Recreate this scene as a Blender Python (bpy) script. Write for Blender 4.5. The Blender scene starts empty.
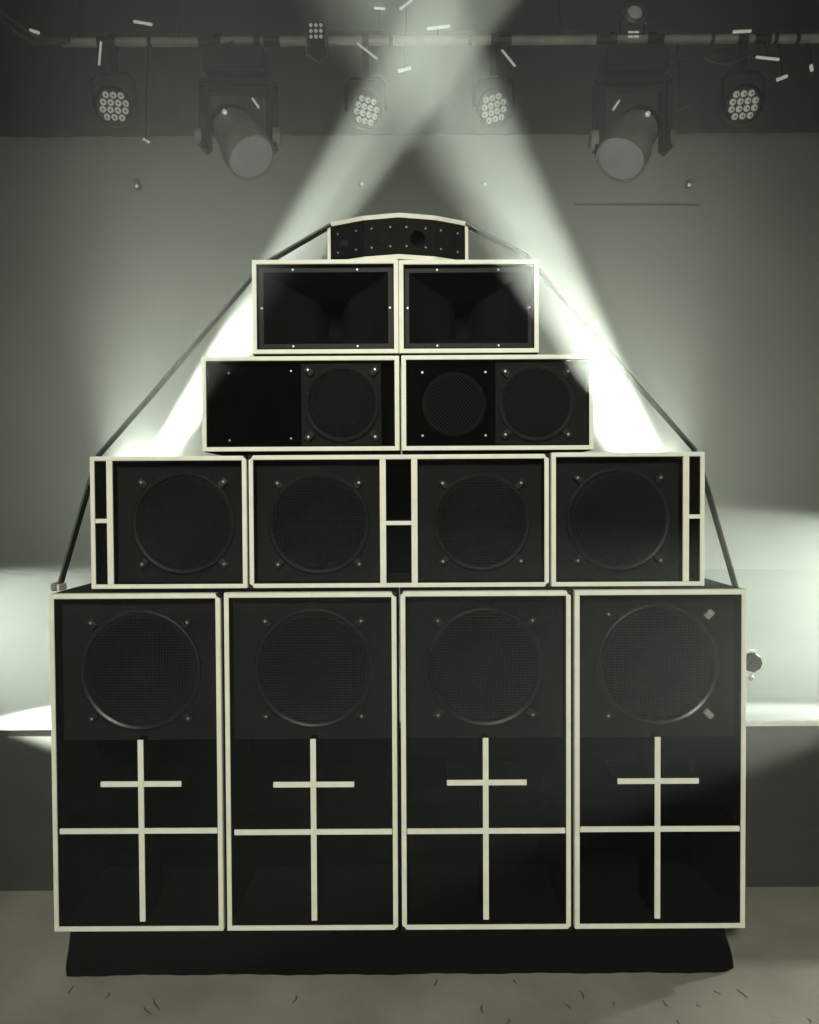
import bpy, bmesh, math, random
from mathutils import Vector, Matrix
random.seed(7)
R = math.radians
sc = bpy.context.scene
C = sc.collection
PI = math.pi

# ---------------------------------------------------------------- camera
F = 740.0
CAM = Vector((0, 0, 1.86))
cd = bpy.data.cameras.new('camera'); cam = bpy.data.objects.new('camera', cd); C.objects.link(cam)
cd.sensor_fit = 'VERTICAL'; cd.sensor_height = 36.0; cd.lens = 36.0 * F / 1024.0
cd.clip_start = 0.05; cd.clip_end = 100
cam.matrix_world = Matrix.Translation(CAM) @ Matrix.Rotation(R(90 - 1.25), 4, 'X') @ Matrix.Rotation(R(-0.30), 4, 'Z')
sc.camera = cam
CM = cam.matrix_world.to_3x3()

def P(px, py, Y):
    """real place of a point seen at photo pixel px, py on the plane at depth Y"""
    r = CM @ Vector(((px - 409.5) / F, (512 - py) / F, -1))
    return CAM + r * (Y / r.y)

# ---------------------------------------------------------------- world, light, exposure
w = bpy.data.worlds.new('world'); sc.world = w; w.use_nodes = True
w.node_tree.nodes['Background'].inputs[0].default_value = (0, 0, 0, 1)
w.node_tree.nodes['Background'].inputs[1].default_value = 0
sc.view_settings.view_transform = 'Standard'; sc.view_settings.look = 'None'
sc.view_settings.exposure = 0.0; sc.view_settings.gamma = 1.0
sc.view_settings.use_curve_mapping = False
sc.cycles.use_denoising = True
sc.cycles.max_bounces = 6; sc.cycles.diffuse_bounces = 3; sc.cycles.glossy_bounces = 3
sc.cycles.volume_bounces = 2; sc.cycles.transparent_max_bounces = 8
sc.cycles.sample_clamp_indirect = 6.0
sc.cycles.use_adaptive_sampling = True; sc.cycles.adaptive_threshold = 0.015
HAZE = 0.012; STAGE_HAZE = 0.045
GREEN = (0.91, 1.0, 0.85)
WARM = (1.0, 0.985, 0.85)

def aim(o, target):
    o.rotation_euler = (Vector(target) - o.location).to_track_quat('-Z', 'Y').to_euler()
def spot(name, loc, target, power, half, blend=0.15, col=GREEN, size=0.03):
    l = bpy.data.lights.new(name, 'SPOT'); l.energy = power; l.spot_size = R(2 * half); l.spot_blend = blend
    l.color = col; l.shadow_soft_size = size
    o = bpy.data.objects.new(name, l); C.objects.link(o); o.location = loc; aim(o, target); return o
def area(name, loc, target, power, sx, sy, col=GREEN):
    l = bpy.data.lights.new(name, 'AREA'); l.energy = power; l.shape = 'RECTANGLE'; l.size = sx; l.size_y = sy
    l.color = col
    o = bpy.data.objects.new(name, l); C.objects.link(o); o.location = loc; aim(o, target); return o
def point(name, loc, power, size=0.1, col=GREEN):
    l = bpy.data.lights.new(name, 'POINT'); l.energy = power; l.color = col; l.shadow_soft_size = size
    o = bpy.data.objects.new(name, l); C.objects.link(o); o.location = loc; return o

# two beam lamps behind the stack, shining up over it towards the house
BR = Vector((1.54, 4.2, 1.72)); BL = Vector((-1.66, 4.2, 1.72))
BD = (P(597, 400, 2.84) - BR).normalized()
spot('beam_lamp', BR - BD * .8, P(597, 400, 2.84), 190000, 3.15, 0.12)
spot('beam_halo_fill', BR, P(607, 400, 2.81), 3500, 14, 1.0)  # added wide soft spots, one per beam, for the glow around it
BE = (P(364, 150, 3.0) - BL).normalized()
spot('beam_lamp', BL - BE * .3, P(364, 150, 3.0), 265000, 2.8, 0.12)
spot('beam_halo_fill', BL, P(188, 400, 2.85), 5000, 14, 1.0)
spot('wall_glow_fill', BR + Vector((-.2, .25, .1)), P(600, 440, 10.5), 1650, 44, 1.0, size=0.12)  # added fill spots that brighten the back wall, no lamps of their own
spot('wall_glow_fill', BL + Vector((.2, .25, .1)), P(205, 420, 10.5), 1350, 44, 1.0, size=0.12)
# low side beams from both wings, and one weak lamp over the floor
SR = Vector((5.27, 4.6, 1.41)); SL = Vector((-3.75, 3.28, 1.53))
spot('wing_lamp', SR, SR + Vector((-1, -.32, -.047)), 27000, 8.7, 0.18, size=0.02)
spot('wing_lamp', SL, SL + Vector((1, .14, -.205)), 29000, 11.8, 0.25, size=0.02)
spot('side_light', (7.0, 5.2, 3.2), (1.7, 2.5, -0.3), 2600, 8.0, 0.9, size=0.15)
# the house light behind the viewer
spot('house_light', (-0.4, -2.6, 4.2), (0, 2.85, 1.1), 1480, 22, 0.7, WARM, size=0.5)
spot('rig_fill', (0.3, -3.2, 3.6), (0.2, 4.6, 5.3), 460, 27, 0.5, WARM, size=0.3)  # added unseen fill to brighten the pipe and hanging lamps

# ---------------------------------------------------------------- materials
def mat(name, col, rough=0.6, metal=0.0, var=0.0, scale=8.0, bump=0.0, bscale=60.0, spec=0.5, emit=None, stretch=None):
    m = bpy.data.materials.new(name); m.use_nodes = True
    nt = m.node_tree; b = nt.nodes['Principled BSDF']
    b.inputs['Base Color'].default_value = (*col, 1); b.inputs['Roughness'].default_value = rough
    b.inputs['Metallic'].default_value = metal; b.inputs['Specular IOR Level'].default_value = spec
    tc = nt.nodes.new('ShaderNodeTexCoord'); src = tc.outputs['Object']
    if stretch:
        mp = nt.nodes.new('ShaderNodeMapping'); mp.inputs['Scale'].default_value = stretch
        nt.links.new(src, mp.inputs['Vector']); src = mp.outputs['Vector']
    n = nt.nodes.new('ShaderNodeTexNoise'); n.inputs['Scale'].default_value = scale; n.inputs['Detail'].default_value = 6
    nt.links.new(src, n.inputs['Vector'])
    r = nt.nodes.new('ShaderNodeValToRGB')
    r.color_ramp.elements[0].position = 0.3; r.color_ramp.elements[1].position = 0.7
    r.color_ramp.elements[0].color = (*[c * (1 - var) for c in col], 1)
    r.color_ramp.elements[1].color = (*[min(1, c * (1 + var)) for c in col], 1)
    nt.links.new(n.outputs['Fac'], r.inputs['Fac']); nt.links.new(r.outputs['Color'], b.inputs['Base Color'])
    if bump:
        n2 = nt.nodes.new('ShaderNodeTexNoise'); n2.inputs['Scale'].default_value = bscale
        nt.links.new(src, n2.inputs['Vector'])
        bp = nt.nodes.new('ShaderNodeBump'); bp.inputs['Strength'].default_value = bump; bp.inputs['Distance'].default_value = 0.01
        nt.links.new(n2.outputs['Fac'], bp.inputs['Height']); nt.links.new(bp.outputs['Normal'], b.inputs['Normal'])
    if emit:
        b.inputs['Emission Color'].default_value = (*emit[0], 1); b.inputs['Emission Strength'].default_value = emit[1]
    return m

M = {
 'pale': mat('pale_edge', (0.72, 0.73, 0.62), 0.6, var=0.07, scale=14, bump=0.1),
 'carcass': mat('black_plywood', (0.003, 0.003, 0.0027), 0.85, var=0.25, scale=5, bump=0.15, spec=0.08),
 'baffle': mat('black_baffle', (0.007, 0.007, 0.006), 0.8, spec=0.12, var=0.25, scale=4, bump=0.2, bscale=120),
 'void': mat('matt_black', (0.0008, 0.0008, 0.0008), 1.0, var=0.3, scale=3, spec=0.0),
 'ring': mat('black_ring', (0.012, 0.012, 0.011), 0.32, var=0.2),
 'mesh': mat('black_wire', (0.014, 0.014, 0.012), 0.4, metal=0.3, var=0.2),
 'cone': mat('speaker_paper', (0.003, 0.003, 0.003), 0.8, var=0.2, spec=0.2),
 'screw': mat('zinc_screw', (0.38, 0.39, 0.35), 0.4, metal=0.6, var=0.1),
 'clamp': mat('clamp_black', (0.012, 0.012, 0.011), 0.7, var=0.2, spec=0.2),
 'clampgrey': mat('clamp_grey', (0.22, 0.22, 0.19), 0.45, var=0.2),
 'horn': mat('horn_black', (0.006, 0.006, 0.0055), 0.5, var=0.2, scale=3, spec=0.12),
 'cloth': mat('black_cloth', (0.003, 0.003, 0.003), 0.95, var=0.3, scale=20, bump=0.4, bscale=40, spec=0.03),
 'strap': mat('grey_strap', (0.06, 0.06, 0.05), 0.6, var=0.2, scale=40),
 'pipe': mat('aluminium_pipe', (0.30, 0.30, 0.265), 0.6, metal=0.1, var=0.25, scale=6),
 'darkmetal': mat('dark_metal', (0.02, 0.02, 0.019), 0.5, var=0.3),
 'shell': mat('grey_plastic', (0.085, 0.088, 0.08), 0.45, var=0.2),
 'headshell': mat('light_grey_shell', (0.24, 0.245, 0.22), 0.45, var=0.3, scale=6),
 'glint': mat('self_lit_steel', (0.75, 0.78, 0.72), 0.25, metal=0.7, var=0.1, emit=((0.8, 0.9, 0.78), 0.3)),  # emission paints highlights onto fittings that are no lamps; also rear lamp lenses
 'led': mat('led_lens', (0.4, 0.42, 0.37), 0.2, var=0.1, emit=((0.85, 0.9, 0.78), 0.16)),
 'ledcore': mat('led_core', (0.08, 0.08, 0.07), 0.3, var=0.1),
 'lens': mat('frosted_lens', (0.045, 0.048, 0.043), 0.5, var=0.3, scale=5, emit=((0.8, 0.9, 0.78), 0.10)),
 'wall': mat('back_wall', (0.22, 0.225, 0.20), 0.9, var=0.08, scale=0.7, bump=0.05),
 'drape': mat('dark_drape', (0.020, 0.0205, 0.019), 0.95, var=0.2, scale=2),
 'house': mat('house_black', (0.02, 0.02, 0.02), 0.9, var=0.2, scale=2),
 'stagefront': mat('stage_front', (0.035, 0.036, 0.031), 0.7, var=0.12, scale=2.5, stretch=(1, 1, 6)),
 'deck': mat('stage_deck', (0.02, 0.021, 0.019), 0.6, var=0.1, scale=2),
 'whiteedge': mat('white_edge', (0.7, 0.72, 0.64), 0.5, var=0.1, scale=10),
 'cable': mat('cable_rubber', (0.05, 0.05, 0.045), 0.5, var=0.2),
}

# the pale concrete floor with scuffs and short cracks
def floor_mat():
    m = bpy.data.materials.new('concrete_floor'); m.use_nodes = True; nt = m.node_tree; b = nt.nodes['Principled BSDF']
    L = nt.links.new
    tc = nt.nodes.new('ShaderNodeTexCoord')
    n = nt.nodes.new('ShaderNodeTexNoise'); n.inputs['Scale'].default_value = 3; n.inputs['Detail'].default_value = 8
    L(tc.outputs['Object'], n.inputs['Vector'])
    r = nt.nodes.new('ShaderNodeValToRGB'); r.color_ramp.elements[0].position = .3; r.color_ramp.elements[1].position = .72
    r.color_ramp.elements[0].color = (.185, .17, .14, 1); r.color_ramp.elements[1].color = (.25, .24, .20, 1)
    L(n.outputs['Fac'], r.inputs['Fac']); L(r.outputs['Color'], b.inputs['Base Color'])
    b.inputs['Roughness'].default_value = .75
    n2 = nt.nodes.new('ShaderNodeTexNoise'); n2.inputs['Scale'].default_value = 25; n2.inputs['Detail'].default_value = 5
    L(tc.outputs['Object'], n2.inputs['Vector'])
    bp = nt.nodes.new('ShaderNodeBump'); bp.inputs['Strength'].default_value = .25; bp.inputs['Distance'].default_value = .01
    L(n2.outputs['Fac'], bp.inputs['Height']); L(bp.outputs['Normal'], b.inputs['Normal'])
    return m
M['floor'] = floor_mat()

# ---------------------------------------------------------------- helpers
def box(bm, x0, x1, y0, y1, z0, z1, bevel=0.0):
    v = [bm.verts.new((x, y, z)) for x in (x0, x1) for y in (y0, y1) for z in (z0, z1)]
    fs = []
    for q in ((0, 1, 3, 2), (4, 6, 7, 5), (0, 4, 5, 1), (2, 3, 7, 6), (0, 2, 6, 4), (1, 5, 7, 3)):
        fs.append(bm.faces.new([v[i] for i in q]))
    if bevel:
        es = list({e for f in fs for e in f.edges})
        bmesh.ops.bevel(bm, geom=es, offset=bevel, segments=2, affect='EDGES')
    return v
def lathe(bm, prof, n=32, origin=(0, 0, 0), axis=(0, -1, 0), closed=False):
    """profile of (radius, distance along axis)"""
    a = Vector(axis).normalized(); q = Vector((0, 0, 1)).rotation_difference(a); o = Vector(origin)
    rings = []
    for r, h in prof:
        if r < 1e-6: rings.append([bm.verts.new(o + q @ Vector((0, 0, h)))])
        else: rings.append([bm.verts.new(o + q @ Vector((r * math.cos(2 * PI * k / n), r * math.sin(2 * PI * k / n), h))) for k in range(n)])
    pr = list(zip(rings, rings[1:]))
    if closed: pr.append((rings[-1], rings[0]))
    for A, B in pr:
        for k in range(n):
            k2 = (k + 1) % n
            if len(A) == 1 and len(B) == 1: continue
            if len(A) == 1: bm.faces.new((A[0], B[k2], B[k]))
            elif len(B) == 1: bm.faces.new((A[k], A[k2], B[0]))
            else: bm.faces.new((A[k], A[k2], B[k2], B[k]))
def tube(bm, pts, r, n=10, cap=True):
    pts = [Vector(p) for p in pts]; rings = []; up = Vector((0.01, 0.3, 1)).normalized()
    for i, p in enumerate(pts):
        d = (pts[min(i + 1, len(pts) - 1)] - pts[max(i - 1, 0)]).normalized()
        s = d.cross(up)
        if s.length < 1e-3: s = d.cross(Vector((1, 0, 0)))
        s.normalize(); t = s.cross(d).normalized()
        rings.append([bm.verts.new(p + (s * math.cos(2 * PI * k / n) + t * math.sin(2 * PI * k / n)) * r) for k in range(n)])
    for A, B in zip(rings, rings[1:]):
        for k in range(n): bm.faces.new((A[k], A[(k + 1) % n], B[(k + 1) % n], B[k]))
    if cap: bm.faces.new(rings[0][::-1]); bm.faces.new(rings[-1])
def link(name, bm, m, parent=None, smooth=False, loc=None):
    bmesh.ops.recalc_face_normals(bm, faces=bm.faces)
    me = bpy.data.meshes.new(name); bm.to_mesh(me); bm.free()
    me.materials.append(M[m] if isinstance(m, str) else m)
    if smooth:
        for p in me.polygons: p.use_smooth = True
        me.set_sharp_from_angle(angle=R(35))
    o = bpy.data.objects.new(name, me); C.objects.link(o)
    if parent: o.parent = parent
    if loc is not None: o.location = loc
    return o
def tag(o, label, cat, group=None):
    o['label'] = label; o['category'] = cat
    if group: o['group'] = group
    return o
def thing(name, label, cat, loc=(0, 0, 0), group=None):
    o = bpy.data.objects.new(name, None); C.objects.link(o); o.location = loc; o.empty_display_size = .1
    return tag(o, label, cat, group)
def struct(name, bm, m, parent=None):
    o = link(name, bm, m, parent)
    if not parent: o['kind'] = 'structure'
    return o
def NB(): return bmesh.new()

# ---------------------------------------------------------------- the setting
SY, SZ, WY, CZ = 3.46, 0.79, 10.5, 8.2     # stage front, stage height, back wall, ceiling
b = NB(); box(b, -9, 10, -5, WY + .2, -.2, 0); struct('floor', b, 'floor')
b = NB(); box(b, -9, 10, SY + .002, WY, 0.001, SZ - .04); struct('stage_base', b, 'stagefront')
b = NB(); box(b, -9, 10, SY, WY, SZ - .04, SZ); struct('stage_deck', b, 'deck')
b = NB(); box(b, -9, 10, SY - .006, SY, SZ - .022, SZ + .004, .003); struct('trim_1', b, 'whiteedge')
b = NB(); box(b, -9, 10, WY, WY + .2, 0, CZ); struct('wall_back', b, 'wall')
b = NB(); box(b, -9.2, -9, -5, WY + .2, 0, CZ); struct('wall_left', b, 'house')
b = NB(); box(b, 10, 10.2, -5, WY + .2, 0, CZ); struct('wall_right', b, 'house')
b = NB(); box(b, -9, 10, -5.2, -5, 0, CZ); struct('wall_front', b, 'house')
b = NB(); box(b, -9.2, 10.2, -5.2, WY + .2, CZ, CZ + .2); struct('ceiling', b, 'house')
# dark drape hanging across the top of the back wall, gently pleated
b = NB(); n = 260; zt = CZ - .02; zb = P(409, 134, WY - .3).z
fr = [[], []]
for i in range(n + 1):
    x = -8.9 + 18.8 * i / n; y = WY - .3 + .012 * math.sin(i * 1.3) + .008 * math.sin(i * .37)
    fr[0].append((b.verts.new((x, y, zb)), b.verts.new((x, y, zt)))); fr[1].append((b.verts.new((x, y + .03, zb)), b.verts.new((x, y + .03, zt))))
for i in range(n):
    for k in (0, 1):
        A, B = fr[k][i], fr[k][i + 1]; b.faces.new((A[0], B[0], B[1], A[1]))
    b.faces.new((fr[0][i][0], fr[0][i + 1][0], fr[1][i + 1][0], fr[1][i][0]))
o = link('border_drape', b, 'drape', smooth=True); tag(o, 'dark border drape hanging across the top of the back wall', 'drape')

# scuffs and short cracks of the floor
# haze that fills the hall
def haze(name, dens, y0, y1, lab):
    hm = bpy.data.materials.new(name); hm.use_nodes = True; nt = hm.node_tree
    nt.nodes.remove(nt.nodes['Principled BSDF'])
    vs = nt.nodes.new('ShaderNodeVolumeScatter'); vs.inputs['Density'].default_value = dens; vs.inputs['Anisotropy'].default_value = 0.6
    vs.inputs['Color'].default_value = (.97, 1, .96, 1)
    nt.links.new(vs.outputs[0], nt.nodes['Material Output'].inputs['Volume'])
    b = NB(); box(b, -8.99, 9.99, y0, y1, 0.003, CZ - .001)
    hz = link('haze', b, hm); hz['kind'] = 'stuff'; tag(hz, lab, 'haze')
haze('front_haze', HAZE, 0.95, SY - .021, 'thin haze hanging in front of the stage around the speaker stack')
haze('stage_haze', STAGE_HAZE, SY - .02, WY - .001, 'thicker haze filling the stage behind the speaker stack')

# ---------------------------------------------------------------- speaker stack
Y0 = 2.85
def rect(x0, y0, x1, y1):
    """photo rectangle on the front plane -> centre x, bottom z, width, height"""
    a = P(x0, y0, Y0); b_ = P(x1, y0, Y0); c = P(x0, y1, Y0); d = P(x1, y1, Y0)
    xl = (a.x + c.x) / 2; xr = (b_.x + d.x) / 2; zt = (a.z + b_.z) / 2; zb = (c.z + d.z) / 2
    return (xl + xr) / 2, zb, xr - xl, zt - zb
def X(px): return P(px, 600, Y0).x
S = Y0 / F                       # metres per photo pixel on the front plane

def carcass(t, W, H, D, f=.0178, rear=0):
    """open-fronted plywood box with pale front edges; local origin bottom centre of the front"""
    b = NB(); h = W / 2; T = .021
    box(b, -h, -h + T, .004, D, 0, H); box(b, h - T, h, .004, D, 0, H)
    box(b, -h + T, h - T, .004, D, 0, T); box(b, -h + T, h - T, .004, D, H - T, H)
    box(b, -h + T, h - T, D - T, D, T, H - T)
    if rear:
        for s in (-1, 1): box(b, min(s * h, s * (h + rear)), max(s * h, s * (h + rear)), .10, D, 0.001, H - .001)
    link('carcass', b, 'carcass', t)
    b = NB()
    box(b, -h, -h + f, -.002, .006, 0, H, .0015); box(b, h - f, h, -.002, .006, 0, H, .0015)
    box(b, -h + f, h - f, -.002, .006, 0, f, .0015); box(b, -h + f, h - f, -.002, .006, H - f, H, .0015)
    # the pale paint runs on over the outer faces
    box(b, -h - .001, -h + .001, .006, .03, 0, H); box(b, h - .001, h + .001, .006, .03, 0, H)
    box(b, -h, h, .006, .03, H - .001, H + .001)
    link('edge_frame', b, 'pale', t)
def panel(t, name, x0, x1, z0, z1, y, m='baffle', th=.018):
    b = NB(); box(b, x0, x1, y, y + th, z0, z1); return link(name, b, m, t)

def screw(parent, x, y, z, r=.0055):
    b = NB(); lathe(b, [(0, r * .55), (r * .6, r * .5), (r, r * .15), (r, -.004)], 10); return link('screw', b, 'screw', parent, True, (x, y, z))
_mesh = {}
def grille_mesh(r, rot, dome=.02, cell=.0105):
    k = (round(r, 3), rot)
    if k in _mesh: return _mesh[k]
    b = NB(); n = int(2 * r / cell); wd = .0016
    def zf(u, v): return -dome * max(0, 1 - (u * u + v * v) / (r * r))
    ca, sa = math.cos(rot), math.sin(rot)
    for dirn in (0, 1):
        for i in range(1, n):
            c = -r + 2 * r * i / n; L = math.sqrt(max(0, r * r - c * c)); seg = 8
            if L < .01: continue
            rows = []
            for s in range(seg + 1):
                t_ = -L + 2 * L * s / seg; q = []
                for du, dy in ((-wd, 0), (0, -wd), (wd, 0)):
                    u, v = (t_, c + du) if dirn else (c + du, t_)
                    q.append(b.verts.new((u * ca - v * sa, zf(u, v) + dy - .0005 * dirn, u * sa + v * ca)))
                rows.append(q)
            for A, B in zip(rows, rows[1:]):
                b.faces.new((A[0], A[1], B[1], B[0])); b.faces.new((A[1], A[2], B[2], B[1]))
    me = bpy.data.meshes.new('grille'); b.to_mesh(me); b.free(); me.materials.append(M['mesh']); _mesh[k] = me
    return me
def speaker(t, x, y, z, r, rot=0.0, ring='ring', clamps='dark', cs=None, cm=None):
    """round driver behind a clamped wire grille, mounted on the baffle plane y"""
    b = NB(); prof = [(r - .020, .0), (r - .017, .010), (r - .008, .016), (r - .002, .012), (r, .0)]
    lathe(b, prof, 64); link('grille_ring', b, ring, t, True, (x, y, z))
    g = bpy.data.objects.new('grille', grille_mesh(r - .015, rot)); C.objects.link(g); g.parent = t; g.location = (x, y - .006, z)
    b = NB(); rr = r - .018
    lathe(b, [(rr, .0), (rr * .93, .006), (rr * .86, -.002), (rr * .3, -.07), (rr * .3, -.07), (rr * .22, -.055), (0, -.045)], 48)
    link('speaker_cone', b, 'cone', t, True, (x, y, z))
    d = cs or r * .80
    for k, (sx, sz) in enumerate(((-1, 1), (1, 1), (-1, -1), (1, -1))):
        if clamps:
            b = NB(); box(b, -.022, .016, -.020, 0, -.012, .012, .003)
            m = cm[k] if cm else 'clamp'
            c = link('clamp', b, m, t, False, (x + sx * d, y, z + sz * d))
            c.rotation_euler = (0, -math.atan2(sz, sx), 0)
            s = screw(c, .002, -.020, 0)
        else:
            screw(t, x + sx * d, y, z + sz * d)
def corner(t, x, z, sx, sz, r=.018):
    b = NB(); v = [Vector((0, 0, 0)), Vector((-sx * r, 0, 0)), Vector((-sx * r * .75, 0, -sz * r * .6)), Vector((-sx * r * .2, 0, -sz * r * .95)), Vector((0, 0, -sz * r))]
    A = [b.verts.new(p + Vector((0, -.005, 0))) for p in v]; B = [b.verts.new(p + Vector((0, .03, 0))) for p in v]
    b.faces.new(A); b.faces.new(B[::-1])
    for i in range(len(v)): b.faces.new((A[i], A[(i + 1) % 5], B[(i + 1) % 5], B[i]))
    link('corner_protector', b, 'clamp', t, False, (x + sx * .0015, 0, z + sz * .0015))

# platform under the stack, wrapped in black cloth
cx, zb1, W_, H_ = rect(53.5, 593, 746, 930)
BASE = zb1
b = NB(); nx = 120; L_, R_ = P(71, 955, Y0 + .02).x, P(726.5, 955, Y0 + .02).x; D_ = .58
loop = []
def edge_pts():
    out = []
    for i in range(nx): out.append((L_ + (R_ - L_) * i / nx, Y0 + .005, 0, -1))
    for i in range(24): out.append((R_, Y0 + .005 + D_ * i / 24, 1, 0))
    for i in range(nx): out.append((R_ - (R_ - L_) * i / nx, Y0 + .005 + D_, 0, 1))
    for i in range(24): out.append((L_, Y0 + .005 + D_ * (1 - i / 24), -1, 0))
    return out
pts = edge_pts(); lev = 8; rows = []
for j in range(lev + 1):
    fz = j / lev; row = []
    for i, (x, y, nx_, ny_) in enumerate(pts):
        wv = .003 * math.sin(i * .35) + .004 * math.sin(i * .11 + 1) + .0015 * math.sin(i * 1.3)
        bul = .010 * math.sin(fz * PI * 1.3) * (1 if nx_ == 0 else .9) + wv * (1 - fz * .7)
        bul += .022 * (1 - fz) ** 2 - .008 * fz
        zz = max(.002, (BASE - .004) * fz + (.004 + .003 * math.sin(i * .12) if j == 0 else 0))
        row.append(b.verts.new((x + nx_ * bul, y + ny_ * bul, zz)))
    rows.append(row)
for A, B in zip(rows, rows[1:]):
    for i in range(len(pts)): b.faces.new((A[i], A[(i + 1) % len(pts)], B[(i + 1) % len(pts)], B[i]))
b.faces.new(rows[-1])
b.faces.new(rows[0][::-1])
o = link('cloth_covered_platform', b, 'cloth', smooth=True); tag(o, 'low platform wrapped in black cloth under the whole speaker stack', 'platform')

# bottom row: four tall bins
xs = [(53.3, 224.6), (226.4, 399.0), (401.3, 572.0), (574.0, 746)]
labs = ['tall black bass bin with pale edges, leftmost of the bottom row, loose grille rim',
        'tall black bass bin with pale edges, second from left in the bottom row',
        'tall black bass bin with pale edges, third from left in the bottom row',
        'tall black bass bin with grey grille clamps, rightmost of the bottom row']
spk = [(141, 670, 61), (314, 668, 60.5), (485, 667, 60), (658, 664, 61.5)]
vert = [141, 313.5, 486, 658]
hor = [(100, 181, 785), (273, 354, 785.5), (447, 527, 783.5), (618, 699.5, 782)]
lon = [(59, 220, 832), (234, 396, 833), (406, 567, 832), (579, 741, 830)]
for i in range(4):
    x0, x1 = xs[i]; xm = (x0 + x1) / 2
    top = 594.3 - 4 * i / 3 * .95; bot = 930.5 - 4 * i / 3
    c = P(xm, bot, Y0); W = (x1 - x0) * S; H = P(xm, top, Y0).z - c.z
    t = thing('bass_bin', labs[i], 'speaker', (c.x, Y0, BASE + .001), 'tall bass bins in the bottom row')
    H = P(xm, top, Y0).z - BASE
    carcass(t, W, H, .56, rear=.0034)
    hw = W / 2 - .021
    zsplit = P(xm, 741 - i, Y0 + .05).z - BASE
    rec = .062
    panel(t, 'baffle', -hw, hw, zsplit, H - .021, rec)
    # speaker
    sx, sy, sr = spk[i]; p = P(sx, sy, Y0 + rec)
    cm = {0: ['ring', 'clamp', 'ring', 'ring'], 3: ['clamp', 'clampgrey', 'clamp', 'clampgrey']}.get(i, ['ring'] * 4)
    speaker(t, p.x - c.x, rec, p.z - BASE, sr * S * 1.02, rot=0, cm=cm, cs=sr * S * (.80 if i != 3 else .84))
    # folded horn behind the mouth
    b = NB(); prof = [(.075, zsplit), (.30, zsplit - .06), (.42, zsplit - .2), (.52, zsplit - .38), (.52, .05), (.45, .03)]
    A = [b.verts.new((-hw, y, z)) for y, z in prof]; B = [b.verts.new((hw, y, z)) for y, z in prof]
    for k in range(len(prof) - 1): b.faces.new((A[k], A[k + 1], B[k + 1], B[k]))
    A2 = [b.verts.new((-hw, y + .015, z + .004)) for y, z in prof]; B2 = [b.verts.new((hw, y + .015, z + .004)) for y, z in prof]
    for k in range(len(prof) - 1): b.faces.new((A2[k], A2[k + 1], B2[k + 1], B2[k]))
    link('horn_deflector', b, 'void', t)
    # braces: boards across the mouth with pale front edges
    ez = .004; wv = 5.4 * S / 2
    def brace(xa, xb, za, zb):
        b = NB(); box(b, xa, xb, ez + .006, ez + .20, za, zb); br = link('brace', b, 'void', t)
        b = NB(); box(b, xa - .0005, xb + .0005, ez, ez + .007, za - .0005, zb + .0005, .001); link('edge_strip', b, 'pale', br)
    vx = P(vert[i], 830, Y0).x - c.x
    vtop = P(vert[i], 741 - i, Y0).z - BASE; vbot = P(vert[i], 922.5 - i, Y0).z - BASE
    brace(vx - wv, vx + wv, vbot, vtop)
    tilt = 0
    for (a, d_, yy), dz in ((hor[i], 0), (lon[i], 0)):
        xa, xb = P(a, yy, Y0).x - c.x, P(d_, yy, Y0).x - c.x; zz = P((a + d_) / 2, yy, Y0).z - BASE
        for u0, u1 in ((xa, vx - wv), (vx + wv, xb)):
            brace(u0 + .0006, u1 - .0006, zz - wv * .95, zz + wv * .95)
    h2 = W / 2
    if i < 3: corner(t, h2, H, 1, 1)
    if i == 2: corner(t, -h2, H, -1, 1, .012); corner(t, -h2, 0, -1, -1)
    if i in (1, 2): corner(t, h2, 0, 1, -1, .014)
ROW1T = P(399, 590.5, Y0).z

# second row
def row_box(name, lab, cat, x0, x1, top, bot, zbase, D, grp):
    xm = (x0 + x1) / 2; c = P(xm, bot, Y0); W = (x1 - x0) * S
    t = thing(name, lab, cat, (c.x, Y0, zbase), grp); H = P(xm, top, Y0).z - zbase
    carcass(t, W, H, D, .0165)
    return t, c.x, W, H
def strip(t, x0, x1, z0, z1, D=.25):
    b = NB(); box(b, x0, x1, .006, D, z0, z1); br = link('divider', b, 'carcass', t)
    b = NB(); box(b, x0, x1, -.002, .006, z0, z1, .001); link('edge_strip', b, 'pale', br)
Z2 = P(399, 587.3, Y0).z
def mid_box(x0, x1, top, bot, lab, parts, grp):
    t, ox, W, H = row_box('mid_bass_cabinet', lab, 'speaker', x0, x1, top, bot, Z2, .52, grp)
    for kind, *a in parts:
        if kind == 'spk':
            bx0, bx1, sx, sy, sr, rot, cm = a; rec = .05
            panel(t, 'baffle', P(bx0, sy, Y0).x - ox, P(bx1, sy, Y0).x - ox, .019, H - .019, rec)
            p = P(sx, sy, Y0 + rec); speaker(t, p.x - ox, rec, p.z - Z2, sr * S * 1.02, rot, cm=cm, cs=sr * S * .80)
        elif kind == 'div':
            strip(t, P(a[0], 520, Y0).x - ox, P(a[1], 520, Y0).x - ox, .017, H - .017)
        elif kind == 'slot':
            xa, xb, yy = a; zz = P((xa + xb) / 2, yy, Y0).z - Z2
            strip(t, P(xa, yy, Y0).x - ox, P(xb, yy, Y0).x - ox, zz - .008, zz + .008)
            panel(t, 'slot_back', P(xa, yy, Y0).x - ox, P(xb, yy, Y0).x - ox, .019, H - .019, .33, 'void', .01)
    return t, W, H
g2 = 'bass cabinets in the second row from below'
r4, c4 = ['ring'] * 4, ['clamp'] * 4
t, W, H = mid_box(91.5, 247.5, 456.3, 588, 'square black speaker cabinet with narrow port slots down its left side',
    [('spk', 112, 243, 184, 523, 51.5, R(45), r4), ('div', 107, 113), ('slot', 95.5, 107, 521)], g2)
corner(t, W / 2, H, 1, 1, .012)
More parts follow.
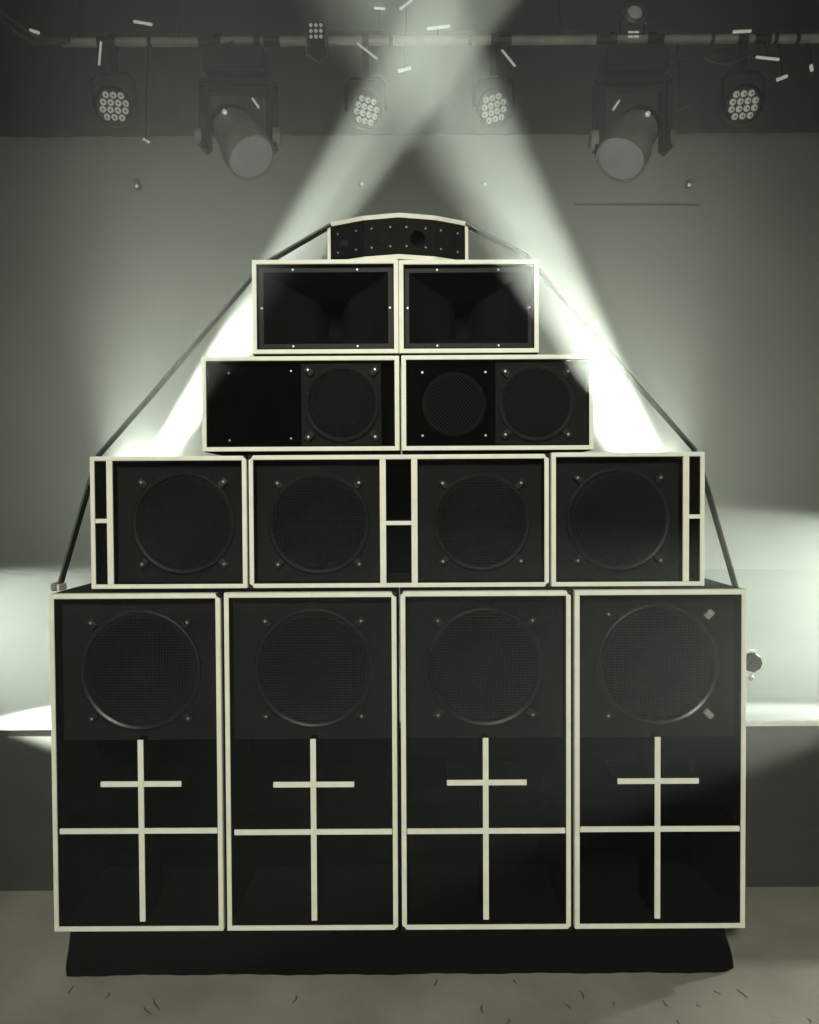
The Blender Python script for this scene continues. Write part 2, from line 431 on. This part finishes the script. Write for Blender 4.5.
t, W, H = mid_box(249.5, 549.3, 454.8, 587.3, 'wide black cabinet with two round speakers, middle of the second row',
    [('spk', 252, 382, 319, 523.5, 51, 0, c4), ('spk', 415, 547, 481.5, 522, 49, 0, c4), ('div', 380, 386), ('div', 411.5, 417.5), ('slot', 386, 411.5, 523)], g2)
for sx in (-1, 1):
    corner(t, sx * W / 2, H, sx, 1); corner(t, sx * W / 2, 0, sx, -1)
t, W, H = mid_box(551.5, 704.5, 452.3, 585.5, 'square black speaker cabinet with narrow port slots down its right side',
    [('spk', 554, 685, 618, 519, 52, R(45), c4), ('div', 683, 689), ('slot', 689, 701, 516.5)], g2)

# third row: two wide mid cabinets
Z3 = P(399, 450.5, Y0).z
g3 = 'wide mid range cabinets in the third row'
for i, (x0, x1, lab) in enumerate(((202.5, 399.2, 'wide low black cabinet with a blank left half and one speaker, left of third row'),
                                   (402.2, 593.5, 'wide low black cabinet with a square mesh speaker at right, right of third row'))):
    t, ox, W, H = row_box('mid_range_cabinet', lab, 'speaker', x0, x1, 356.2 - i * 1.3, 450.5, Z3, .50, g3)
    q = lambda px, py, Y=Y0: (P(px, py, Y).x - ox, P(px, py, Y).z - Z3)
    if i == 0:
        panel(t, 'blank_panel', q(205, 400)[0], q(300.5, 400)[0], .019, H - .019, .030, 'void')
        for sx, sy in ((227, 372), (290, 370), (228, 440), (290, 438)):
            a = q(sx, sy, Y0 + .005); screw(t, a[0], .030, a[1], .0045)
        panel(t, 'baffle', q(300.6, 400)[0], q(381, 400)[0], .019, H - .019, .018)
        panel(t, 'side_panel', q(381, 400)[0], q(396, 400)[0], .019, H - .019, .12, 'void')
        a = q(342, 404, Y0 + .018); speaker(t, a[0], .018, a[1], 38.5 * S, R(45), cm=c4, cs=33 * S)
    else:
        panel(t, 'baffle', q(405, 400)[0], q(496, 400)[0], .019, H - .019, .05, 'void')
        a = q(454, 404, Y0 + .05); speaker(t, a[0], .05, a[1], 37 * S, R(45), ring='void', clamps=None, cs=32 * S)
        panel(t, 'baffle', q(496.2, 400)[0], q(590, 400)[0], .019, H - .019, .020)
        a = q(536, 403.5, Y0 + .02); speaker(t, a[0], .020, a[1], 38.5 * S, R(45), cm=c4, cs=31 * S)

# fourth row: two horn flares
Z4 = P(399, 353.2, Y0).z
for i, (x0, x1, lab) in enumerate(((253, 398.2, 'black rectangular horn in a pale edged box, left of the fourth row'),
                                   (399.8, 538.5, 'black rectangular horn in a pale edged box, right of the fourth row'))):
    t, ox, W, H = row_box('horn_cabinet', lab, 'speaker', x0, x1, 259.6 + i * .2, 353, Z4, .45, 'horn cabinets in the fourth row')
    hw, z0, z1 = W / 2 - .021, .021, H - .021
    zc = (z0 + z1) / 2; hh = (z1 - z0) / 2
    # flange + flare + throat as nested rounded rectangles
    b = NB(); prof = [(1, 1, .022), (.93, .87, .022), (.915, .86, .028), (.74, .79, .095), (.68, .76, .115), (.36, .56, .19), (.20, .50, .26), (.12, .40, .40)]
    rings = []
    for fx, fz, y in prof:
        rings.append([b.verts.new((sx * hw * fx, y, zc + sz * hh * fz)) for sx, sz in ((-1, -1), (1, -1), (1, 1), (-1, 1))])
    for A, B in zip(rings, rings[1:]):
        for k in range(4): b.faces.new((A[k], A[(k + 1) % 4], B[(k + 1) % 4], B[k]))
    link('horn_flare', b, 'horn', t, True)
    for fx, fz in ((-.49, .93), (.47, .93), (-.49, -.93), (.47, -.93), (-.955, 0), (.955, 0)):
        screw(t, fx * hw, .021, zc + fz * hh, .005)

# top: faceted tweeter array
Z5 = P(399, 258.3, Y0).z
t = thing('tweeter_array', 'small faceted black tweeter box with pale top, on the very top of the stack', 'speaker', (P(398, 250, Y0).x, Y0 + .01, Z5))
ox = t.location.x; oy = t.location.y
YC = Y0 + .01
top_px = [(330.5, 224.5, .095), (364, 218.5, .030), (398.5, 216.0, .0), (434, 218.5, .030), (465, 224.5, .095)]
pts = [Vector((P(px, py, YC + d).x - ox, d, 0)) for px, py, d in top_px]
HT = P(398, 216.5, YC).z - Z5
b = NB()
for A_, B_ in zip(pts, pts[1:]): pass
pl = [(p.x, p.y) for p in pts] + [(pts[-1].x, .34), (pts[0].x, .34)]
def prism(bm, poly, z0, z1):
    A = [bm.verts.new((x, y, z0)) for x, y in poly]; B = [bm.verts.new((x, y, z1)) for x, y in poly]
    bm.faces.new(A[::-1]); bm.faces.new(B)
    for i in range(len(poly)): j = (i + 1) % len(poly); bm.faces.new((A[i], A[j], B[j], B[i]))
def grow(poly, d): return [(x * (1 + d / .26), y - (d if k < 5 else -d)) for k, (x, y) in enumerate(poly)]
b = NB(); prism(b, grow(pl, .004), HT - .004, HT + .013); link('top_panel', b, 'pale', t)
b = NB(); prism(b, grow(pl, .004), 0, .018); link('bottom_panel', b, 'pale', t)
for s in (0, 4):
    p = pts[s]; sg = -1 if s == 0 else 1
    b = NB(); box(b, min(p.x, p.x + sg * .012), max(p.x, p.x + sg * .012), p.y - .006, .34, .018, HT - .004); link('side_panel', b, 'pale', t)
b = NB(); box(b, pts[0].x, pts[4].x, .325, .34, .018, HT - .004); link('back_panel', b, 'carcass', t)
for k in range(4):
    A_, B_ = pts[k], pts[k + 1]; d = (B_ - A_); Ln = d.length; u = d.normalized(); nrm = Vector((u.y, -u.x, 0))
    ang = math.atan2(u.y, u.x)
    b = NB(); z0, z1 = .018, HT - .004
    if k == 2:      # facet with an octagonal hole
        hx, hz, hr = Ln * .54, z0 + (z1 - z0) * .47, 8.2 * S; N = 8
        for y in (0, .014):
            inn = [b.verts.new((hx + hr * math.cos(2 * PI * (j + .5) / 8), y, hz + hr * math.sin(2 * PI * (j + .5) / 8))) for j in range(8)]
            out = []
            for j in range(8):
                a = 2 * PI * (j + .5) / 8; c_, s_ = math.cos(a), math.sin(a)
                tx = (Ln - hx if c_ > 0 else hx) / abs(c_); tz = (z1 - hz if s_ > 0 else hz - z0) / abs(s_); tt = min(tx, tz)
                out.append(b.verts.new((hx + c_ * tt, y, hz + s_ * tt)))
            cs = {0: (Ln, z1), 2: (0, z1), 4: (0, z0), 6: (Ln, z0)}
            for j in range(8):
                j2 = (j + 1) % 8
                if j in cs:
                    cv = b.verts.new((cs[j][0], y, cs[j][1])); b.faces.new((inn[j], out[j], cv, out[j2], inn[j2]))
                else: b.faces.new((inn[j], out[j], out[j2], inn[j2]))
            if y == 0: f_in = inn
            else:
                for j in range(8): b.faces.new((f_in[j], f_in[(j + 1) % 8], inn[(j + 1) % 8], inn[j]))
        fc = link('facet_panel', b, 'baffle', t)
        b = NB(); lathe(b, [(hr * 1.05, .0), (hr * .9, -.03), (hr * .25, -.07), (0, -.06)], 24); link('tweeter', b, 'cone', fc, True, (hx, .016, hz))
    else:
        box(b, 0.0003, Ln - .0003, 0, .014, z0, z1)
        fc = link('facet_panel', b, 'baffle' if k != 0 else 'horn', t)
        if k == 0:
            b = NB(); lathe(b, [(0, .012), (.012, .010), (.018, .003), (.020, 0)], 20); link('tweeter', b, 'ring', fc, True, (Ln * .40, 0, z0 + (z1 - z0) * .45))
        else:
            b = NB(); lathe(b, [(0, .004), (.020, .004), (.028, .0)], 24); link('tweeter', b, 'cone', fc, True, (Ln * .52, 0, z0 + (z1 - z0) * .48))
    fc.location = (A_.x, A_.y, 0); fc.rotation_euler = (0, 0, ang)
    for fx in (.22, .76):
        for fz in (.24, .76): screw(fc, Ln * fx, 0, z0 + (z1 - z0) * fz, .0042)

# the two ratchet straps that hold the stack, from the top box down both sides
def strap(pix, lab):
    YS = Y0 + .10; P3 = [P(x, y, YS + d) for x, y, d in pix]
    b = NB(); wd = .022; th = .0035
    rows = []
    for i, p in enumerate(P3):
        d = (P3[min(i + 1, len(P3) - 1)] - P3[max(i - 1, 0)]); d.y = 0; d.normalize(); nr = Vector((-d.z, 0, d.x))
        rows.append([b.verts.new(p + nr * th * s + Vector((0, wd * v, 0))) for s, v in ((-1, -1), (1, -1), (1, 1), (-1, 1))])
    for A, B in zip(rows, rows[1:]):
        for k in range(4): b.faces.new((A[k], A[(k + 1) % 4], B[(k + 1) % 4], B[k]))
    b.faces.new(rows[0][::-1]); b.faces.new(rows[-1])
    t = link('ratchet_strap', b, 'strap'); tag(t, lab, 'strap', 'straps down both sides of the stack')
    e = P3[-1]; s = -1 if e.x < 0 else 1
    return t, e, s
t, e, s = strap([(331, 225.5, 0), (268, 262, 0), (252, 277, 0), (150, 397, 0), (99, 455, 0), (88, 489, 0), (60, 585.5, 0)], 'grey webbing strap running down the left side of the stack')
b = NB(); box(b, e.x - .020, e.x + .004, Y0 + .06, Y0 + .13, e.z - .018, e.z + .014, .004); k = link('buckle', b, 'clampgrey', t)
b = NB(); box(b, e.x + .006, e.x + .014, Y0 + .06, Y0 + .13, e.z - .018, e.z + .008, .002); link('buckle_plate', b, 'pale', t)
t, e, s = strap([(465.5, 224.5, 0), (526, 256, 0), (546, 279, 0), (640, 388, 0), (694, 449, 0), (707, 488, 0), (735.5, 587, 0)], 'grey webbing strap running down the right side of the stack')
for fx in (0,): pass

# ---------------------------------------------------------------- small round lamp clipped to the side of the right bin
YL = 3.22; p = P(751, 662, YL); xb = X(746) + .001
t = thing('clip_lamp', 'small round dark lamp with pale rim clipped beside the rightmost bass bin', 'lamp', (p.x, YL, p.z))
b = NB(); tube(b, [(xb - p.x, .03, 0), (-.02, .03, 0)], .010); box(b, xb - p.x, xb - p.x + .012, .0, .06, -.03, .03, .003); link('bracket', b, 'clamp', t)
b = NB(); lathe(b, [(0, -.035), (.030, -.030), (.042, -.005), (.043, .015), (.036, .028), (.020, .022), (0, .028)], 9, (0, 0, 0), (.1, -1, .1)); link('head', b, 'clamp', t, True)
b = NB(); lathe(b, [(.043, .004), (.052, .004), (.053, -.006), (.043, -.008)], 32, (0.004, 0, 0), (.1, -1, .1), closed=True); link('rim', b, 'whiteedge', t, True)
b = NB(); lathe(b, [(0, -.011), (.009, -.008), (.012, 0), (.009, .008), (0, .011)], 16, (0, 0, -.070)); tube(b, [(0, .0, -.045), (0, 0, -.062)], .005, 8); link('knob', b, 'clampgrey', t, True)

# ---------------------------------------------------------------- rigging and lamps
TY = 4.6
a, c = P(-40, 37.5, TY), P(860, 44, TY)
zp = (a.z + c.z) / 2
t = thing('lighting_pipe', 'long horizontal metal lighting pipe hung across the top of the stage', 'pipe', (0, TY, zp))
b = NB(); tube(b, [(P(62, 36, TY).x, 0, 0), (4.6, 0, 0)], .026, 16); link('tube', b, 'pipe', t, True)
for px in (106, 150, 207, 272, 391, 470, 503, 604, 655, 712, 739, 762, 775, 797):
    wd = .05 if px in (106, 207, 272, 503, 604, 655, 762) else .012
    b = NB(); tube(b, [(P(px, 40, TY).x - wd, 0, 0), (P(px, 40, TY).x + wd, 0, 0)], .0285, 16); link('tape_band' if wd < .02 else 'pipe_sleeve', b, 'darkmetal', t, True)
for px in (-200, 180, 560, 900):
    b = NB(); x = P(px, 40, TY).x if px > 0 else P(80, 40, TY).x
    tube(b, [(x, 0, .02), (x, 0, CZ - zp)], .008, 8); link('hanger', b, 'darkmetal', t)

def hook(t, x, z0, z1):
    """clamp: jaw round the pipe and a bracket down to the lamp"""
    b = NB(); lathe(b, [(.030, -.02), (.042, -.02), (.042, .02), (.030, .02)], 16, (x, 0, 0), (1, 0, 0), closed=True)
    box(b, x - .02, x + .02, -.015, .015, z1, -.028, .003); link('clamp', b, 'darkmetal', t, True)
def par(px, py, Y, r, facing, lab, led='led', grp='round lens lamps on the pipe', tint=1.0):
    c = P(px, py, Y); z = zp
    t = thing('par_lamp', lab, 'stage light', (c.x, Y, z), grp)
    hz = c.z - z
    hook(t, 0, 0, hz + r + .10)
    b = NB(); ft = Vector(facing).normalized()
    w_ = r + .03
    pts = [(-w_, 0, hz), (-w_, 0, hz + r + .06), (-w_ + .04, 0, hz + r + .10), (w_ - .04, 0, hz + r + .10), (w_, 0, hz + r + .06), (w_, 0, hz)]
    tube(b, pts, .010, 8); link('yoke', b, 'darkmetal', t)
    b = NB(); o_ = Vector((0, 0, hz))
    lathe(b, [(0, -.20), (r * .6, -.19), (r * .85, -.12), (r * 1.12, -.06), (r * 1.15, .02), (r * 1.05, .025), (r * 1.02, -.002), (0, -.004)], 32, o_, ft)
    h = link('housing', b, 'darkmetal', t, True)
    q = Vector((0, 0, 1)).rotation_difference(ft)
    sp = r * .45
    upv = (Vector((0, 0, 1)) - ft * ft.z).normalized(); rt = upv.cross(ft) * 1
    for row, nn in enumerate((3, 4, 4, 3)):
        for k in range(nn):
            off = (k - (nn - 1) / 2) * sp + (.10 * sp if row in (1,) else 0); ov = (1.5 - row) * sp * .93
            cc = o_ + rt * off + upv * ov + ft * .002
            b = NB(); lathe(b, [(0, .014), (sp * .22, .012), (sp * .42, .005), (sp * .44, -.002)], 12, cc, ft); L = link('lens', b, led, h, True)
            b = NB(); lathe(b, [(0, .0155), (sp * .13, .0145), (sp * .16, .0125)], 8, cc + rt * sp * .06 - upv * sp * .08, ft); link('lens_core', b, 'ledcore', t)
    return t
par(114, 106.5, TY, .098, (.15, -1, -.25), 'round multi lens lamp at the far left of the pipe')
par(366, 110.5, TY, .092, (.60, -1, -.45), 'round multi lens lamp just left of the crossing beams')
par(494, 108.5, TY, .092, (-.60, -1, -.45), 'round multi lens lamp inside the right beam above the stack')
par(743, 105, TY, .098, (-.15, -1, -.25), 'round multi lens lamp at the far right of the pipe')

def moving_head(px, py, Y, d, lab):
    c = P(px, py, Y); t = thing('moving_head_lamp', lab, 'stage light', (c.x, Y, zp), 'large moving head lamps')
    hz = c.z - zp; d = Vector(d).normalized()
    for s in (-.12, .12): hook(t, s, 0, -.10)
    b = NB(); box(b, -.19, .19, -.13, .13, -.24, -.09, .02); link('base', b, 'darkmetal', t, True)
    b = NB(); side = d.cross(Vector((0, 1, 0)));
    for s in (-1, 1):
        box(b, s * .205 - .03, s * .205 + .03, -.06, .06, hz - .08, -.28, .018)
    box(b, -.235, .235, -.06, .06, -.31, -.24, .02); yk = link('yoke', b, 'darkmetal', t, True)
    o_ = Vector((0, 0, hz))
    b = NB(); lathe(b, [(0, -.21), (.06, -.205), (.105, -.17), (.125, -.10), (.128, -.02), (.135, .03), (.150, .08), (.155, .17), (.150, .20), (.142, .20), (.138, .188)], 40, o_, d)
    h = link('head', b, 'headshell', t, True)
    b = NB(); lathe(b, [(.139, .186), (.11, .198), (.06, .206), (0, .209)], 32, o_, d); link('front_lens', b, 'lens', h, True)
    for k, off in enumerate((-.16, -.13)):
        b = NB(); lathe(b, [(.10, -.008), (.118 + k * .008, -.008), (.118 + k * .008, .008), (.10, .008)], 32, o_ + d * off, d, closed=True); link('cooling_ring', b, 'darkmetal', h, True)
    for s in (-1, 1):
        b = NB(); lathe(b, [(0, .03), (.05, .025), (.06, 0), (.06, -.03)], 24, (s * .235, 0, hz), (s, 0, 0)); link('pivot_cap', b, 'headshell', yk, True)
    sd = -1 if d.x > 0 else 1
    b = NB(); tube(b, [(-sd * .10, -.075, hz + .20), (-sd * .14, -.085, hz + .14)], .007); link('handle', b, 'glint', t)
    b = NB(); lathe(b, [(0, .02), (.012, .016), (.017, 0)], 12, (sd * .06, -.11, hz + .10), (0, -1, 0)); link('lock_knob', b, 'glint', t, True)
moving_head(239, 138, TY, (.48, -.38, -.80), 'large moving head lamp hanging left of the beams, tilted right')
moving_head(632, 140, TY, (-.48, -.38, -.80), 'large moving head lamp hanging right of the beams, tilted left')

# small square lamp and the lamp above the pipe
c = P(318, 42, TY); t = thing('square_lamp', 'small square lamp on the pipe at the edge of the left haze', 'stage light', (c.x, TY, zp))
b = NB(); box(b, -.05, .05, -.10, -.035, -.06, .06, .008); h = link('housing', b, 'darkmetal', t)
for r_ in range(3):
    for k in range(3):
        b = NB(); lathe(b, [(0, .008), (.010, .005), (.011, 0)], 10, ((k - 1) * .030, -.10, (r_ - 1) * .034), (0, -1, 0)); link('lens', b, 'led', h, True)
b = NB(); tube(b, [(-.06, -.06, 0), (-.065, -.03, -.10), (0, -.02, -.14), (.065, -.03, -.10), (.06, -.06, 0)], .006); link('bracket', b, 'shell', t)
c = P(632, 22, TY); t = thing('spot_lamp', 'small lamp with bright label plates sitting on top of the pipe', 'stage light', (c.x, TY, zp))
b = NB(); lathe(b, [(0, -.12), (.05, -.11), (.07, -.03), (.075, .03), (.06, .04), (.05, .02), (0, .01)], 24, (0, -.02, c.z - zp + .02), (.1, -1, .2)); h = link('housing', b, 'shell', t, True)
b = NB(); lathe(b, [(0, .02), (.03, .012), (.045, 0)], 16, (.005, -.045, c.z - zp + .03), (.1, -1, .2)); link('lens', b, 'lens', h, True)
for dz in (0, -.027):
    for dx in (-.018, .018):
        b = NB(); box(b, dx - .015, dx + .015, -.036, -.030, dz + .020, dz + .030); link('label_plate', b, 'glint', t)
b = NB(); tube(b, [(-.08, 0, c.z - zp), (-.07, 0, .03), (.07, 0, .03), (.08, 0, c.z - zp)], .008); link('bracket', b, 'darkmetal', t)

# safety bars, levers and loops on the rigging with clamp highlights painted as self-glow
bits = [
 ((101, 42), (99, 65), .007, 'steel hook hanging from the pipe above the far left lamp'),
 ((134, 21.5), (152, 24.5), .009, 'short bright bar above the left part of the pipe'),
 ((30, 30), (39, 33), .009, 'bright clip at the far left beside the cables'),
 ((374, 8), (385, 9), .008, 'small bright tab high up at the top of the beams'),
 ((400, 9), (412, 0), .008, 'bright slanted bar at the top edge between the beams'),
 ((427, 29), (450, 26), .010, 'bright double clip on the pipe above the beam crossing'),
 ((357, 43), (377, 59), .007, 'slanted steel lever under the pipe left of the crossing'),
 ((398, 71), (411, 68), .010, 'bright short bar hanging in the beam crossing'),
 ((502, 50), (515, 66), .007, 'slanted steel lever under the pipe right of the crossing'),
 ((733, 32), (751, 31), .009, 'pair of bright tabs above the pipe at right'),
 ((756, 57), (779, 59.5), .008, 'bright steel bar under the right end of the pipe'),
 ((777, 80), (787, 76), .010, 'small bright clips below the steel bar at right'),
 ((811, 65), (812, 71), .010, 'bright catch at the right end of the pipe'),
 ((215, 47), (234, 41), .008, 'grey safety cable loop on the pipe above the left moving head'),
 ((143, 139), (149, 142), .007, 'small bright fitting below the left pipe'),
 ((672, 112), (688, 106), .006, 'pale slack cable right of the right moving head'),
]
for (x0, y0), (x1, y1), r_, lab in bits:
    A_, B_ = P(x0, y0, TY - .05), P(x1, y1, TY - .05); mid = (A_ + B_) / 2
    nm, cat = ('rigging_bar', 'rigging')
    o_ = Vector((mid.x, TY, mid.z)); t = thing(nm, lab, cat, o_, 'bright rigging fittings around the pipe')
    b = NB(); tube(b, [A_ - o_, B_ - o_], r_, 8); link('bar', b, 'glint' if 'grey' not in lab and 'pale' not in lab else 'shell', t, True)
    b = NB(); dz = zp - mid.z
    tube(b, [(0, -.05, 0), (0, -.035, dz * .5), (0, -.0, dz - (.03 if dz > 0 else -.03) if abs(dz) > .03 else 0)], .004, 6); link('wire', b, 'darkmetal', t)

# cables drooping at the far left and from the pipe
for pts_, lab in (([(-30, -10), (5, 15), (22, 28), (40, 40), (70, 40)], 'upper thick cable drooping in at the top left corner'),
                  ([(-30, 5), (8, 25), (20, 36), (34, 42), (66, 42)], 'lower thick cable drooping in at the top left corner')):
    b = NB(); tube(b, [P(x, y, TY - .04) for x, y in pts_], .014, 8); o = link('cable', b, 'shell', smooth=True); tag(o, lab, 'cable', 'cables at the top left')
for k, (px0, px1, sag) in enumerate(((640, 735, 12), (690, 760, 18))):
    b = NB(); pp = []
    for i in range(13):
        f_ = i / 12; q = P(px0 + (px1 - px0) * f_, 46 + sag * 4 * f_ * (1 - f_), TY - .03); pp.append(q)
    tube(b, pp, .008, 8); o = link('cable', b, 'cable', smooth=True); tag(o, ['longer cable sagging under the right half of the pipe', 'shorter cable sagging near the right end of the pipe'][k], 'cable', 'cables under the pipe')

# rear row of small lamps on a thin pipe near the back wall
RY = WY - .16
zr = P(409, 171, RY).z
for k, (px, py, lab) in enumerate(((137, 186, 'tiny far lamp low on the back wall, leftmost of the rear row'), (362, 184, 'tiny far lamp of the rear row inside the left beam'),
                                   (485, 184, 'tiny far lamp of the rear row inside the right beam'), (689, 185, 'tiny far lamp of the rear row, rightmost'))):
    c = P(px, py, RY); t = thing('rear_lamp', lab, 'stage light', (c.x, RY, c.z), 'small rear lamps')
    b = NB(); lathe(b, [(0, -.10), (.04, -.08), (.05, -.02), (.04, .02), (0, .015)], 20, (0, 0, 0), (0, -1, -.3)); h = link('housing', b, 'shell', t, True)
    b = NB(); lathe(b, [(0, .028), (.02, .022), (.03, .012)], 16, (0, 0, 0), (0, -1, -.3)); link('lens', b, 'glint', h, True)
    b = NB(); tube(b, [(0, .05, .03), (0, .16, .03)], .012, 6); link('bracket', b, 'darkmetal', t)
b = NB(); a = P(575, 204.5, WY - .02); c = P(700, 205, WY - .02); tube(b, [a, c], .012, 6)
o = link('wall_rail', b, 'shell'); tag(o, 'thin horizontal rail on the back wall right of the beams', 'rail')

# floor cracks
cr = [(145, 1006, 150, 1016), (105, 1000, 109, 992), (70, 994, 72, 986), (155, 998, 158, 1012), (293, 1004, 296, 995), (435, 979, 436, 987), (515, 979, 516, 985),
      (481, 1004, 484, 1014), (506, 1024, 510, 1018), (661, 1000, 671, 1008), (715, 990, 720, 995), (738, 989, 746, 999), (697, 1004, 701, 1007), (580, 990, 583, 1000), (565, 1003, 570, 1010), (612, 1002, 614, 1006), (676, 1020, 681, 1024), (806, 1018, 812, 1024)]
M['crack'] = mat('crack_dark', (0.07, 0.062, 0.05), 0.9, var=.2)
b = NB()
def G(px, py):
    r = CM @ Vector(((px - 409.5) / F, (512 - py) / F, -1)); return CAM + r * (-CAM.z / r.z)
extra = []
for _ in range(60):
    x, y = random.uniform(-4, 4), random.uniform(.6, 2.4); a = random.uniform(-.5, .5)
    extra.append((Vector((x, y, 0)), Vector((x + .03 * math.sin(a), y + .04 * math.cos(a), 0))))
for A_, B_ in [(G(x0, y0), G(x1, y1)) for x0, y0, x1, y1 in cr] + extra:
    d = B_ - A_; nr = Vector((-d.y, d.x, 0)).normalized(); q = []
    segs = 4
    for k in range(segs + 1):
        f_ = k / segs; wdt = .0045 * math.sin(PI * (f_ * .86 + .07)); c = A_ + d * f_ + nr * .006 * math.sin(f_ * 4 + A_.x * 9)
        q.append((b.verts.new(c + nr * wdt + Vector((0, 0, .0008))), b.verts.new(c - nr * wdt + Vector((0, 0, .0008)))))
    for (a0, a1), (b0, b1) in zip(q, q[1:]): b.faces.new((a0, a1, b1, b0))
o = link('floor_cracks', b, 'crack', bpy.data.objects['floor']); o['kind'] = 'stuff'
